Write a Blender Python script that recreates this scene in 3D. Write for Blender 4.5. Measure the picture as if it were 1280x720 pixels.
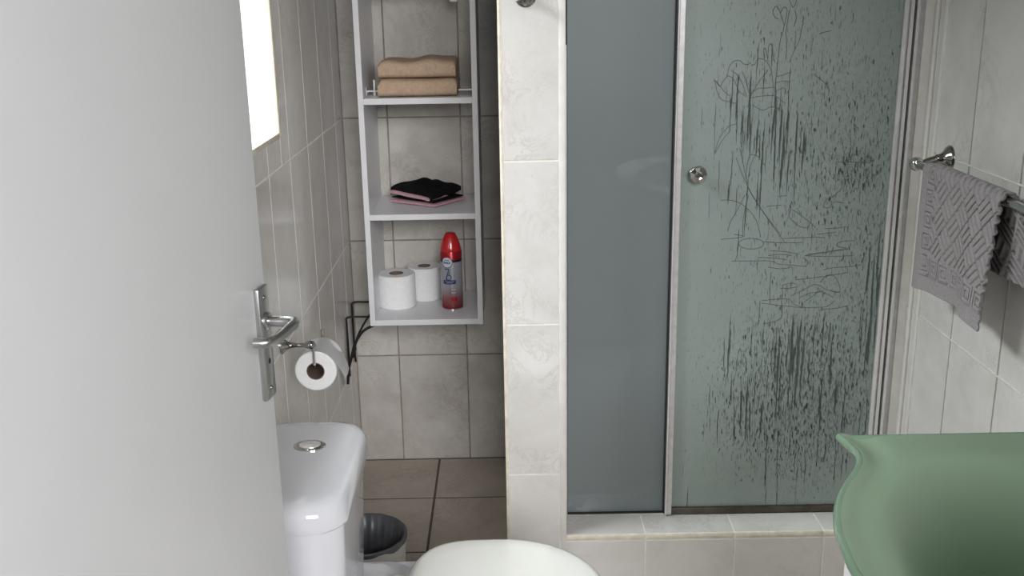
import bpy, bmesh, math, random
from mathutils import Vector, Matrix, noise
random.seed(7)
R = math.radians
scene = bpy.context.scene
for o in list(bpy.data.objects):
    bpy.data.objects.remove(o)
COL = scene.collection

# ------------------------------------------------------------------ camera
F_PX = 1291.978; PITCH = 0.280762; ROLL = -0.016845; YAW = 0.002916; CAM_H = 1.49108
_fw = Vector((math.sin(YAW)*math.cos(PITCH), math.cos(YAW)*math.cos(PITCH), -math.sin(PITCH)))
_r0 = Vector((math.cos(YAW), -math.sin(YAW), 0)); _u0 = _r0.cross(_fw)
_r = math.cos(ROLL)*_r0 + math.sin(ROLL)*_u0
_u = -math.sin(ROLL)*_r0 + math.cos(ROLL)*_u0
CAM = Vector((0, 0, CAM_H))
cd = bpy.data.cameras.new('camera'); cam = bpy.data.objects.new('camera', cd); COL.objects.link(cam)
cd.sensor_width = 36; cd.lens = F_PX/1280*36; cd.clip_start = .02
cam.matrix_world = Matrix(((_r.x, _u.x, -_fw.x, 0), (_r.y, _u.y, -_fw.y, 0), (_r.z, _u.z, -_fw.z, CAM_H), (0, 0, 0, 1)))
scene.camera = cam

def un(x, y, ax, val):
    """photo pixel -> point on the plane ax = val"""
    v = _fw + (x-640)/F_PX*_r - (y-360)/F_PX*_u
    i = 'xyz'.index(ax)
    return CAM + v*((val-CAM[i])/v[i])

# ------------------------------------------------------------------ world, lights, exposure
wd = bpy.data.worlds.new('world'); scene.world = wd; wd.use_nodes = True
bg = wd.node_tree.nodes['Background']; bg.inputs[0].default_value = (.86, .93, 1, 1); bg.inputs[1].default_value = .05
scene.view_settings.view_transform = 'Standard'; scene.view_settings.look = 'None'
scene.view_settings.gamma = 1; scene.view_settings.use_curve_mapping = False
scene.view_settings.exposure = 0.35

def area(name, loc, target, sx, sy, power, col):
    l = bpy.data.lights.new(name, 'AREA'); l.shape = 'RECTANGLE'; l.size = sx; l.size_y = sy; l.energy = power; l.color = col
    o = bpy.data.objects.new(name, l); COL.objects.link(o); o.location = loc
    o.rotation_euler = (Vector(target)-Vector(loc)).to_track_quat('-Z', 'Y').to_euler()
    return o
# daylight of the hall behind the open doorway, daylight outside the bathroom window
area('hall_daylight', (1.3, -3.8, 2.95), (.1, 2.5, .6), 2.8, 1.7, 243, (.985, .985, 1))
area('window_daylight', (-1.33, 1.92, 2.80), (.5, 2.1, .25), 1.4, 1.4, 185, (.975, .98, 1))

# ------------------------------------------------------------------ measures (metres)
XL, XR, YB, YP = -.4947, .9568, 3.1419, 2.2756
H1, TH, TW = 1.12685, .38063, .22
PL, PR = -.0151, .130
YF = .56                      # inner face of the entry wall
CEIL = 2.42
GY = 2.3786                   # shower glass plane
SILL = .1974
ROWS = [0] + [H1+k*TH for k in range(-2, 4)] + [CEIL]

# ------------------------------------------------------------------ materials
class NT:
    """tiny helper for node expressions"""
    def __init__(s, mat):
        mat.use_nodes = True; s.t = mat.node_tree; s.n = s.t.nodes; s.l = s.t.links
        s.out = s.n['Material Output']; s.b = s.n.get('Principled BSDF')
    def new(s, kind, **kw):
        n = s.n.new(kind)
        for k, v in kw.items(): setattr(n, k, v)
        return n
    def put(s, sock, v):
        if isinstance(v, bpy.types.NodeSocket): s.l.new(v, sock)
        else: sock.default_value = v
    def m(s, op, a, b=0.0, c=None, clamp=False):
        n = s.new('ShaderNodeMath', operation=op); n.use_clamp = clamp
        s.put(n.inputs[0], a); s.put(n.inputs[1], b)
        if c is not None: s.put(n.inputs[2], c)
        return n.outputs[0]
    def coord(s, which='Object'): return s.new('ShaderNodeTexCoord').outputs[which]
    def sep(s, v):
        n = s.new('ShaderNodeSeparateXYZ'); s.l.new(v, n.inputs[0]); return n.outputs
    def scale(s, v, sc):
        n = s.new('ShaderNodeVectorMath', operation='MULTIPLY'); s.l.new(v, n.inputs[0]); n.inputs[1].default_value = sc; return n.outputs[0]
    def noise(s, v, scale, detail=3, rough=.5, dist=0):
        n = s.new('ShaderNodeTexNoise'); s.l.new(v, n.inputs['Vector'])
        n.inputs['Scale'].default_value = scale; n.inputs['Detail'].default_value = detail
        n.inputs['Roughness'].default_value = rough; n.inputs['Distortion'].default_value = dist
        return n.outputs[0]
    def ramp(s, v, stops, interp='LINEAR'):
        n = s.new('ShaderNodeValToRGB'); s.l.new(v, n.inputs[0]); cr = n.color_ramp; cr.interpolation = interp
        while len(cr.elements) < len(stops): cr.elements.new(.5)
        for e, (p, c) in zip(cr.elements, stops): e.position = p; e.color = (*c, 1) if len(c) == 3 else c
        return n.outputs[0]
    def smooth(s, v, a, b):
        n = s.new('ShaderNodeMapRange', interpolation_type='SMOOTHSTEP'); s.put(n.inputs[0], v)
        n.inputs[1].default_value = a; n.inputs[2].default_value = b; return n.outputs[0]
    def mixc(s, f, a, b, mode='MIX'):
        n = s.new('ShaderNodeMix', data_type='RGBA', blend_type=mode)
        s.put(n.inputs[0], f); s.put(n.inputs[6], a if not isinstance(a, tuple) else (*a, 1)); s.put(n.inputs[7], b if not isinstance(b, tuple) else (*b, 1))
        return n.outputs[2]
    def bump(s, h, strength=.2, dist=.002):
        n = s.new('ShaderNodeBump'); s.l.new(h, n.inputs['Height']); n.inputs['Strength'].default_value = strength
        n.inputs['Distance'].default_value = dist; s.l.new(n.outputs[0], s.b.inputs['Normal'])
    def set(s, **kw):
        for k, v in kw.items(): s.put(s.b.inputs[k.replace('_', ' ')], (*v, 1) if isinstance(v, tuple) and len(v) == 3 else v)
        return s

def mat(name): return bpy.data.materials.new(name)
M = {}
def simple(name, col, rough=.5, metal=0., spec=.5, coat=0., var=.06, scale=30, bump=0., bscale=200, bdist=.001):
    m = mat(name); t = NT(m); p = t.coord()
    n = t.noise(p, scale, 4)
    lo = tuple(c*(1-var) for c in col); hi = tuple(min(1, c*(1+var)) for c in col)
    t.set(Base_Color=t.ramp(n, [(.3, lo), (.7, hi)]), Roughness=rough, Metallic=metal)
    t.b.inputs['Specular IOR Level'].default_value = spec; t.b.inputs['Coat Weight'].default_value = coat
    if bump: t.bump(t.noise(p, bscale, 3), bump, bdist)
    M[name] = m; return m

def tile_mat(name, base, dark, vein, rough=.14, dirt=0.):
    m = mat(name); t = NT(m)
    pos = t.new('ShaderNodeNewGeometry').outputs['Position']
    rnd = t.new('ShaderNodeObjectInfo').outputs['Random']
    off = t.new('ShaderNodeCombineXYZ'); 
    for i, k in enumerate((37., 19., 53.)): t.l.new(t.m('MULTIPLY', rnd, k), off.inputs[i])
    ad = t.new('ShaderNodeVectorMath', operation='ADD'); t.l.new(pos, ad.inputs[0]); t.l.new(off.outputs[0], ad.inputs[1]); v = ad.outputs[0]
    c1 = t.ramp(t.noise(v, 7, 5, .6, .6), [(.32, dark), (.62, base)])
    n2 = t.noise(v, 9, 6, .7, 2.2)
    ve = t.m('SUBTRACT', 1., t.m('MULTIPLY', t.m('ABSOLUTE', t.m('SUBTRACT', n2, .5)), 28., clamp=True))
    ve = t.m('MULTIPLY', t.m('MULTIPLY', ve, t.smooth(t.noise(v, 5, 3), .45, .68)), .55)
    c2 = t.mixc(ve, c1, vein)
    sp = t.m('MULTIPLY', t.smooth(t.noise(v, 95, 2), .70, .78), .22)
    c3 = t.mixc(sp, c2, tuple(c*.6 for c in vein))
    if dirt: c3 = t.mixc(t.m('MULTIPLY', t.smooth(t.noise(pos, 4, 5, .65), .42, .75), dirt), c3, (.16, .13, .10))
    t.set(Base_Color=c3, Roughness=t.m('ADD', rough, t.m('MULTIPLY', n2, .08)))
    t.bump(t.noise(v, 14, 3), .06, .004)
    M[name] = m; return m

tile_mat('wall_tile', (.75, .728, .705), (.665, .64, .61), (.50, .46, .42))
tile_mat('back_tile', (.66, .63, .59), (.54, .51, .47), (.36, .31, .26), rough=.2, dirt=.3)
tile_mat('floor_tile', (.56, .49, .42), (.45, .39, .33), (.25, .20, .16), rough=.35, dirt=.25)
simple('hall_floor', (.20, .17, .14), .5, var=.05)
simple('light_grout', (.88, .84, .76), .8, var=.1)
simple('dirty_grout', (.30, .26, .22), .85, var=.2)
simple('floor_grout', (.13, .10, .08), .9, var=.3)
simple('cream_bead', (.82, .76, .64), .5, var=.15, scale=40)
simple('ceiling_paint', (.80, .80, .78), .9, var=.02)
simple('wall_paint', (.74, .73, .70), .8, var=.03)
simple('door_paint', (.85, .85, .86), .38, var=.02, scale=4, bump=.05, bscale=300)
simple('satin_metal', (.50, .50, .50), .30, 1.0, var=.05)
simple('chrome', (.60, .59, .58), .10, 1.0, var=.03)
simple('dark_chrome', (.36, .35, .34), .14, 1.0, var=.05)
simple('aluminium', (.62, .61, .61), .38, .55, var=.10, scale=60)
simple('bright_chrome', (.84, .83, .82), .25, .45, var=.05)
simple('rubber', (.012, .012, .012), .6)
simple('dark_rail', (.10, .085, .07), .4, .5, var=.3)
simple('silicone', (.80, .78, .74), .5, var=.05)
simple('white_board', (.74, .74, .76), .35, var=.02)
simple('ceramic', (.72, .72, .76), .08, coat=.4, var=.01)
simple('seat_plastic', (.74, .725, .69), .16, var=.01)
simple('paper', (.86, .86, .86), .9, var=.03, scale=80, bump=.3, bscale=250)
simple('cardboard', (.16, .115, .09), .9, var=.1)
simple('peach_cloth', (.52, .38, .27), .95, var=.12, scale=150, bump=.6, bscale=600)
simple('pink_cloth', (.55, .32, .36), .95, var=.12, scale=150, bump=.6, bscale=600)
simple('black_cloth', (.008, .007, .008), .95, spec=.1, var=.3, bump=.5, bscale=600)
simple('grey_cloth', (.33, .305, .31), .95, spec=.2, var=.12, scale=200, bump=.5, bscale=900)
simple('cable_black', (.012, .011, .012), .45)
simple('bin_plastic', (.56, .54, .52), .45, var=.04)
simple('bin_bag', (.075, .078, .085), .35, var=.3, scale=20)
simple('vanity_white', (.80, .80, .80), .3, var=.01)
simple('cap_red', (.55, .008, .012), .22, coat=.6, var=.03)
simple('navy_print', (.012, .022, .13), .35)
simple('badge_print', (.62, .66, .72), .35, var=.03)
simple('pale_print', (.45, .5, .6), .4)
simple('fruit_print', (.28, .015, .015), .4, var=.5, scale=120)
simple('etched_line', (.13, .15, .138), .6, var=.15)
simple('knob_dark', (.45, .44, .42), .12, 1.0)

def can_mat():
    m = mat('can_print'); t = NT(m); z = t.sep(t.coord())[2]
    zz = t.m('DIVIDE', z, .229)
    c = t.ramp(zz, [(0, (.20, .012, .018)), (.03, (.22, .02, .025)), (.17, (.30, .13, .14)), (.30, (.36, .36, .40)), (.60, (.40, .41, .45)), (.635, (.40, .41, .45)), (.64, (.02, .012, .05)), (.665, (.05, .01, .03)), (.68, (.34, .012, .02)), (1, (.42, .012, .018))])
    t.set(Base_Color=c, Roughness=.25, Metallic=.35); M['can_print'] = m
can_mat()

def basin_mat():
    m = mat('green_glass'); t = NT(m); p = t.coord()
    n = t.noise(p, 5, 3)
    t.set(Base_Color=t.ramp(n, [(.3, (.235, .325, .225)), (.7, (.25, .345, .24))]), Roughness=.42)
    t.b.inputs['Coat Weight'].default_value = .35; t.b.inputs['Coat Roughness'].default_value = .22
    t.b.inputs['Subsurface Weight'].default_value = 0
    xyz = t.sep(p)
    dx = t.m('DIVIDE', t.m('SUBTRACT', xyz[0], .655-.9568), .235); dy = t.m('DIVIDE', xyz[1], .315)
    d = t.m('SQRT', t.m('ADD', t.m('MULTIPLY', dx, dx), t.m('MULTIPLY', dy, dy)))
    clear = t.m('MULTIPLY', t.smooth(d, .98, .45), .72)
    mx = t.new('ShaderNodeMixShader'); tr = t.new('ShaderNodeBsdfTransparent'); tr.inputs[0].default_value = (.30, .50, .30, 1)
    t.l.new(clear, mx.inputs[0]); t.l.new(t.b.outputs[0], mx.inputs[1]); t.l.new(tr.outputs[0], mx.inputs[2]); t.l.new(mx.outputs[0], t.out.inputs[0])
    M['green_glass'] = m
    m = mat('green_glass_edge'); t = NT(m)
    t.set(Base_Color=t.ramp(t.noise(t.coord(), 8, 2), [(.3, (.17, .27, .18)), (.7, (.22, .33, .23))]), Roughness=.1); t.b.inputs['Coat Weight'].default_value = .8
    M['green_glass_edge'] = m
basin_mat()

# ------------------------------------------------------------------ object helpers
def finish(me, smooth=None):
    if smooth:
        for p in me.polygons: p.use_smooth = True
        me.set_sharp_from_angle(angle=R(smooth))
def link(name, me, m, parent=None):
    o = bpy.data.objects.new(name, me); COL.objects.link(o)
    if m is not None and not me.materials: me.materials.append(M[m] if isinstance(m, str) else m)
    if parent is not None: o.parent = parent
    return o
def world_loc(o):
    v = Vector((0, 0, 0))
    while o is not None: v += o.location; o = o.parent
    return v
def obj(name, bm, m, parent=None, smooth=None, at=None):
    """bm is in world coordinates; the object's origin goes to `at` or to its parent's origin"""
    base = world_loc(parent) if parent is not None else Vector((0, 0, 0))
    org = Vector(at) if at is not None else base
    bmesh.ops.translate(bm, verts=bm.verts, vec=-org)
    bmesh.ops.recalc_face_normals(bm, faces=bm.faces)
    me = bpy.data.meshes.new(name); bm.to_mesh(me); bm.free(); finish(me, smooth)
    o = link(name, me, m, parent); o.location = org-base
    return o
def tag(o, label, cat, group=None):
    o['label'] = label; o['category'] = cat
    if group: o['group'] = group
    return o
def thing(name, loc, label, cat, group=None):
    o = bpy.data.objects.new(name, None); COL.objects.link(o); o.location = loc; o.empty_display_size = .05
    return tag(o, label, cat, group)
def struct(name, bm, m, smooth=None):
    o = obj(name, bm, m, None, smooth); o['kind'] = 'structure'; return o

def B(): return bmesh.new()
def box(bm, x0, x1, y0, y1, z0, z1, bev=0, seg=2):
    vs = [bm.verts.new((x, y, z)) for x in (x0, x1) for y in (y0, y1) for z in (z0, z1)]
    fs = [bm.faces.new([vs[i] for i in f]) for f in ((0, 1, 3, 2), (4, 6, 7, 5), (0, 4, 5, 1), (2, 3, 7, 6), (0, 2, 6, 4), (1, 5, 7, 3))]
    if bev:
        es = list({e for f in fs for e in f.edges})
        bmesh.ops.bevel(bm, geom=es, offset=bev, segments=seg, affect='EDGES', profile=.5)
    return bm
def loft(bm, rings, cap0=True, cap1=True, close=False):
    rv = [[bm.verts.new(p) for p in r] for r in rings]; n = len(rings[0])
    prs = list(zip(rv, rv[1:])) + ([(rv[-1], rv[0])] if close else [])
    for a, b in prs:
        for i in range(n):
            j = (i+1) % n; bm.faces.new((a[i], a[j], b[j], b[i]))
    if cap0 and not close: bm.faces.new(rv[0])
    if cap1 and not close: bm.faces.new(rv[-1])
    return bm
def rrect(cx, cy, hx, hy, r, z, n=6):
    pts = []
    for sx, sy, a0 in ((1, 1, 0), (-1, 1, 90), (-1, -1, 180), (1, -1, 270)):
        for i in range(n+1):
            a = R(a0+90*i/n); pts.append((cx+sx*(hx-r)+r*math.cos(a), cy+sy*(hy-r)+r*math.sin(a), z))
    return pts
def circ(c, r, ax, n=24, ry=None):
    """ring about axis vector ax"""
    ax = Vector(ax).normalized(); q = ax.to_track_quat('Z', 'Y'); c = Vector(c)
    return [c + q @ Vector((r*math.cos(2*math.pi*i/n), (ry or r)*math.sin(2*math.pi*i/n), 0)) for i in range(n)]
def lathe(bm, c, ax, prof, n=24):
    """prof: (radius, height along ax)"""
    ax = Vector(ax).normalized(); c = Vector(c)
    return loft(bm, [circ(c+ax*h, max(r, 1e-4), ax, n) for r, h in prof])
def spline(pts, sub=8):
    P = [Vector(p) for p in pts]; out = []
    for i in range(len(P)-1):
        p0 = P[max(i-1, 0)]; p1 = P[i]; p2 = P[i+1]; p3 = P[min(i+2, len(P)-1)]
        for k in range(sub):
            t = k/sub; out.append(.5*((2*p1)+(p2-p0)*t+(2*p0-5*p1+4*p2-p3)*t*t+(3*p1-p0-3*p2+p3)*t**3))
    out.append(P[-1]); return out
def tube(bm, path, r, n=12):
    path = [Vector(p) for p in path]; rings = []
    for i, p in enumerate(path):
        d = (path[min(i+1, len(path)-1)]-path[max(i-1, 0)]).normalized()
        if i == 0: up = Vector((0, 0, 1)) if abs(d.z) < .9 else Vector((1, 0, 0))
        s = d.cross(up).normalized(); up = s.cross(d).normalized()
        rr = r(i/(len(path)-1)) if callable(r) else r
        rings.append([p+(s*math.cos(2*math.pi*k/n)+up*math.sin(2*math.pi*k/n))*rr for k in range(n)])
    return loft(bm, rings)

# ------------------------------------------------------------------ tiles
_tiles = {}
GAP = .0036; TT = .0010
def tile_mesh(w, h, U, V, N, m):
    GAP = {'floor_tile': .007, 'back_tile': .0044}.get(m, .0036)
    key = (round(w, 3), round(h, 3), tuple(U), tuple(V), m)
    if key in _tiles: return _tiles[key]
    a, b = w/2-GAP/2, h/2-GAP/2; e = .0006; vs = []
    for (aa, bb, nn) in ((a, b, -TT-.001), (a, b, -.0008), (a-e, b-e, 0)):
        for su, sv in ((-1, -1), (1, -1), (1, 1), (-1, 1)): vs.append(U*su*aa+V*sv*bb+N*nn)
    fs = [(8, 9, 10, 11)]
    for k in (0, 4):
        for i in range(4): j = (i+1) % 4; fs.append((k+i, k+j, k+4+j, k+4+i))
    if U.cross(V).dot(N) < 0: fs = [tuple(reversed(f)) for f in fs]
    me = bpy.data.meshes.new('tile'); me.from_pydata(vs, [], fs); me.materials.append(M[m])
    _tiles[key] = me; return me
def cut(r, h):
    u0, u1, v0, v1 = r; a0, a1, b0, b1 = h
    if a0 >= u1 or a1 <= u0 or b0 >= v1 or b1 <= v0: return [r]
    out = []
    if a0 > u0: out.append((u0, a0, v0, v1))
    if a1 < u1: out.append((a1, u1, v0, v1))
    m0, m1 = max(u0, a0), min(u1, a1)
    if b0 > v0: out.append((m0, m1, v0, b0))
    if b1 < v1: out.append((m0, m1, b1, v1))
    return out
def tiles(parent, O, U, V, N, us, vs, m='wall_tile', hole=None):
    """tiles with faces in the plane through O; us / vs are joint positions along U and V"""
    O, U, V, N = map(Vector, (O, U, V, N)); base = world_loc(parent)
    for u0, u1 in zip(us, us[1:]):
        for v0, v1 in zip(vs, vs[1:]):
            for r in (cut((u0, u1, v0, v1), hole) if hole else [(u0, u1, v0, v1)]):
                w, h = r[1]-r[0], r[3]-r[2]
                if w < .008 or h < .008: continue
                o = bpy.data.objects.new('tile', tile_mesh(w, h, U, V, N, m)); COL.objects.link(o); o.parent = parent
                o.location = O+U*((r[0]+r[1])/2)+V*((r[2]+r[3])/2)-base
def joints(a, b, ref, step):
    k0 = math.floor((a-ref)/step)-1; out = [a]
    for k in range(k0, k0+int((b-a)/step)+4):
        v = ref+k*step
        if a+.008 < v < b-.008: out.append(v)
    return out+[b]

X, Y, Z = Vector((1, 0, 0)), Vector((0, 1, 0)), Vector((0, 0, 1))
WY0, WY1, WZ0, WZ1 = 1.40, 2.262, 1.199, 2.10     # window opening

# ---- floor, ceiling, walls
fl = struct('floor', box(B(), XL-.25, XR+.15, .44, YB+.15, -.12, -TT), 'floor_grout')
struct('floor_hall', box(B(), -2.4, 3.2, -5.2, .44, -.12, -.001), 'hall_floor')
tiles(fl, (0, 0, 0), X, Y, Z, joints(XL, XR, -.24, .3175), joints(YF, YB, 2.866, .3175), 'floor_tile')
struct('ceiling', box(B(), XL-.25, XR+.15, .44, YB+.15, CEIL, CEIL+.1), 'ceiling_paint')
wb = struct('wall_back', box(B(), XL-.25, XR+.15, YB+TT, YB+.15, 0, CEIL), 'dirty_grout')
tiles(wb, (0, YB, 0), X, Z, -Y, [XL, -.3585, -.1385, PL], ROWS, 'back_tile')
tiles(wb, (0, YB, 0), X, Z, -Y, joints(PR, XR, -.1385, TW), ROWS, 'back_tile')
bm = B()
xw = XL-TT
box(bm, XL-.25, xw, YF-.1, YB+.1, 0, WZ0-TT); box(bm, XL-.25, xw, YF-.1, YB+.1, WZ1, CEIL)
box(bm, XL-.25, xw, YF-.1, WY0, WZ0-TT, WZ1); box(bm, XL-.25, xw, WY1+TT, YB+.1, WZ0-TT, WZ1)
wl = struct('wall_left', bm, 'light_grout')
tiles(wl, (XL, 0, 0), Y, Z, X, joints(YF, YB, 3.011, TW), ROWS, hole=(WY0, WY1, WZ0, WZ1))
# tiled window reveal (far cheek and sill)
tiles(wl, (0, WY1, 0), X, Z, -Y, [XL-.17, XL-.012], [WZ0, 1.347, 1.347+TH, WZ1], 'wall_tile')
tiles(wl, (0, 0, WZ0), X, Y, Z, [XL-.17, XL-.012], joints(WY0, WY1, 3.011, TW), 'wall_tile')
for args in ((XL-.013, XL+.003, WY1-.010, WY1+.004, WZ0-.006, WZ1), (XL-.013, XL+.003, WY0, WY1-.010, WZ0-.010, WZ0+.003)):
    obj('edge_bead', box(B(), *args, bev=.003), 'cream_bead', wl, 40)
wr = struct('wall_right', box(B(), XR+TT, XR+.15, .44, YB+.1, 0, CEIL), 'light_grout')
tiles(wr, (XR, 0, 0), Y, Z, -X, joints(YF, YB, 2.1154, TW), ROWS)
bm = B()
box(bm, XL-.25, -.50, .44, YF, 0, CEIL); box(bm, .74, XR+.1, .44, YF, 0, CEIL); box(bm, -.50, .74, .44, YF, 2.10, CEIL)  # unseen opening made wider than the door to let hall light in
struct('wall_front', bm, 'wall_paint')
bm = B(); box(bm, PL+TT, PR-TT, YP+TT, YB+.02, 0, CEIL)
wp = struct('wall_divider', bm, 'light_grout')
tiles(wp, (0, YP, 0), X, Z, -Y, [PL+.006, .1155], ROWS)
tiles(wp, (PL, 0, 0), Y, Z, -X, joints(YP+.004, YB, 3.011, TW), ROWS, 'back_tile')
tiles(wp, (PR, 0, 0), Y, Z, X, [YP+.004, GY-.012], ROWS)
obj('edge_bead', box(B(), PL-.0005, PL+.0065, YP-.001, YP+.012, 0, CEIL, bev=.002), 'cream_bead', wp, 40)
obj('edge_bead', box(B(), .1150, PR+.0005, YP-.0005, YP+.010, SILL-.016, CEIL, bev=.002), 'silicone', wp, 40)

# ---- shower kerb
kb = struct('trim_1', box(B(), PR-.0005, XR+.01, YP+TT, GY+.06, 0, SILL-TT), 'light_grout')
us = joints(.1150, XR, .3254, TW)
tiles(kb, (0, YP, 0), X, Z, -Y, us, [0, .182])
tiles(kb, (0, 0, SILL), X, Y, Z, [PR]+us[1:], [YP+.006, GY-.004])
for a, b in zip(us, us[1:]):
    obj('edge_bead', box(B(), max(a+.001, PR+.0009), b-.001, YP-.0005, YP+.007, .183, SILL+.0005, bev=.003), 'cream_bead', kb, 40)
struct('trim_2', box(B(), PR-.01, XR+.01, GY+.05, YB+.01, .02, .08), 'floor_tile')      # shower tray

# ---- window
wn = struct('window_1', box(B(), XL-.215, XL-.165, WY0-.02, WY0+.04, WZ0-.01, WZ1+.01, .004), 'vanity_white')
for a in ((XL-.215, XL-.165, WY1-.04, WY1+.02, WZ0-.01, WZ1+.01), (XL-.215, XL-.165, WY0+.04, WY1-.04, WZ0-.01, WZ0+.05), (XL-.215, XL-.165, WY0+.04, WY1-.04, WZ1-.05, WZ1+.01)):
    obj('window_frame', box(B(), *a, bev=.004), 'vanity_white', wn)
m = mat('window_glass'); t = NT(m); t.n.remove(t.b)
mx = t.new('ShaderNodeMixShader'); tr = t.new('ShaderNodeBsdfTransparent'); gl = t.new('ShaderNodeBsdfGlossy'); gl.inputs['Roughness'].default_value = .05
tr.inputs[0].default_value = (.93, .96, .95, 1); mx.inputs[0].default_value = .06
t.l.new(tr.outputs[0], mx.inputs[1]); t.l.new(gl.outputs[0], mx.inputs[2]); t.l.new(mx.outputs[0], t.out.inputs[0]); M['window_glass'] = m
obj('pane', box(B(), XL-.193, XL-.188, WY0+.035, WY1-.035, WZ0+.045, WZ1-.045), 'window_glass', wn)

# ------------------------------------------------------------------ bathroom door with its handle
DA = R(8.5); DX, DY, DW = -.3315, 1.35, .80
du = Vector((-math.sin(DA), -math.cos(DA), 0)); dn = Vector((math.cos(DA), -math.sin(DA), 0))
def dp(s, n, z): return Vector((DX, DY, 0))+du*s+dn*n+Z*z     # s from the free edge towards the hinge, n out of the face
def dbox(bm, s0, s1, n0, n1, z0, z1, bev=0):
    k = len(bm.verts); tmp = box(B(), s0, s1, n0, n1, z0, z1, bev)
    for v in tmp.verts: v.co = dp(*v.co)
    me = bpy.data.meshes.new('tmp'); tmp.to_mesh(me); tmp.free(); bm.from_mesh(me); bpy.data.meshes.remove(me); return bm
dr = struct('door_1', dbox(B(), 0, DW, -.04, 0, .008, 2.03, .0015), 'door_paint', 40)
pl = obj('handle_plate', dbox(B(), .006, .042, -.001, .008, .958, 1.117, .0035), 'satin_metal', dr, 40)
for zz in (1.102, .973):
    obj('screw', lathe(B(), dp(.024, .0075, zz), dn, [(.0035, 0), (.0035, .0012), (.0025, .002)], 12), 'dark_chrome', pl, 40)
obj('keyhole', lathe(B(), dp(.024, .0072, 1.012), dn, [(.004, 0), (.004, .0012)], 12), 'rubber', pl)
ZL = 1.069
obj('handle_collar', lathe(B(), dp(.024, .007, ZL), dn, [(.0125, 0), (.0125, .004), (.0105, .006)], 20), 'satin_metal', dr, 40)
lv = [dp(.024, .010, ZL), dp(.024, .022, ZL), dp(.0235, .036, ZL), dp(.026, .0455, ZL), dp(.033, .0495, ZL), dp(.048, .0490, ZL-.001), dp(.066, .0470, ZL-.003), dp(.084, .0445, ZL-.004), dp(.096, .040, ZL-.004), dp(.102, .032, ZL-.004), dp(.103, .022, ZL-.004)]
obj('lever', tube(B(), spline(lv, 6), lambda t: .0068+.0012*math.exp(-((t-.3)/.2)**2), 16), 'satin_metal', dr, 60)
obj('edge_bolt', dbox(B(), -.0022, .004, -.030, -.0015, 1.432, 1.62, .001), 'bright_chrome', dr)

# ------------------------------------------------------------------ shower screen
ss = thing('shower_screen', (PR, GY, SILL), 'fixed dark green glass shower panel next to the narrow tiled pillar', 'shower screen')
def glass_mat(name, col, door=False):
    m = mat(name); t = NT(m); p = t.coord(); xyz = t.sep(p)
    n = t.noise(p, 3, 3)
    c = t.ramp(n, [(.3, tuple(k*.94 for k in col)), (.7, col)])
    t.b.inputs['Coat Weight'].default_value = .30; t.b.inputs['Coat Roughness'].default_value = .03
    t.set(Roughness=.38)
    if not door:
        # sill reflection painted pale, low on the panel and near the wall jamb
        sill_refl = t.m('MULTIPLY', t.smooth(xyz[2], .055, .0), t.smooth(t.noise(p, 30, 4), .45, .6))
        sill_refl = t.m('MULTIPLY', sill_refl, t.smooth(xyz[0], .14, .02))
        c = t.mixc(t.m('MULTIPLY', sill_refl, .5), c, (.42, .43, .42))
        t.set(Base_Color=c); M[name] = m; return
    # streaks and drops where the frosting has worn off
    lo = Vector((.394, GY, SILL))
    def blob(px, py, rx, ry, amp):
        a = un(px, py, 'y', GY)-lo; b = un(px+rx, py+ry, 'y', GY)-lo
        dx = t.m('DIVIDE', t.m('SUBTRACT', xyz[0], a.x), abs(b.x-a.x)); dz = t.m('DIVIDE', t.m('SUBTRACT', xyz[2], a.z), abs(b.z-a.z))
        d = t.m('ADD', t.m('MULTIPLY', dx, dx), t.m('MULTIPLY', dz, dz)); d = t.m('MULTIPLY', d, d)
        return t.m('MULTIPLY', t.m('EXPONENT', t.m('MULTIPLY', d, -1.)), amp)
    def total(bl):
        s = None
        for b in bl: e = blob(*b); s = e if s is None else t.m('MAXIMUM', s, e)
        return s
    runs = total([(955, 150, 52, 100, .115), (972, 178, 40, 50, .185), (985, 470, 28, 75, .20), (1000, 500, 95, 110, .10), (1098, 380, 16, 120, .17), (930, 250, 25, 60, .11), (925, 440, 30, 90, .06)])
    fine = total([(1045, 200, 75, 150, .105), (1000, 490, 100, 115, .165), (960, 120, 70, 120, .06), (1010, 330, 95, 90, .075), (1070, 215, 35, 35, .17), (1095, 300, 30, 250, .10), (1000, 590, 60, 40, .07), (1020, 40, 60, 60, .06)])
    wob = t.noise(p, 60, 3)
    wx = t.m('ADD', xyz[0], t.m('MULTIPLY', t.m('SUBTRACT', wob, .5), .004))
    def stretched(kx, kz, off):
        cb = t.new('ShaderNodeCombineXYZ'); t.l.new(t.m('MULTIPLY', wx, kx), cb.inputs[0]); cb.inputs[1].default_value = off; t.l.new(t.m('MULTIPLY', xyz[2], kz), cb.inputs[2])
        return t.noise(cb.outputs[0], 1., 2, .5)
    m1 = t.smooth(t.m('ADD', stretched(170, 5.5, 3.1), runs), .685, .72)
    m2 = t.smooth(t.m('ADD', stretched(520, 60, 7.7), fine), .685, .735)
    m3 = t.smooth(t.m('ADD', t.noise(p, 620, 2), t.m('MULTIPLY', fine, .9)), .72, .77)
    wear = t.m('MAXIMUM', t.m('MAXIMUM', t.m('MULTIPLY', m1, .85), m2), m3)
    t.set(Base_Color=c)
    mx = t.new('ShaderNodeMixShader'); tr = t.new('ShaderNodeBsdfTransparent'); tr.inputs[0].default_value = (.75, .82, .78, 1)
    t.l.new(t.m('MULTIPLY', wear, .88), mx.inputs[0]); t.l.new(t.b.outputs[0], mx.inputs[1]); t.l.new(tr.outputs[0], mx.inputs[2]); t.l.new(mx.outputs[0], t.out.inputs[0])
    M[name] = m
glass_mat('panel_glass', (.195, .226, .230))
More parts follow.
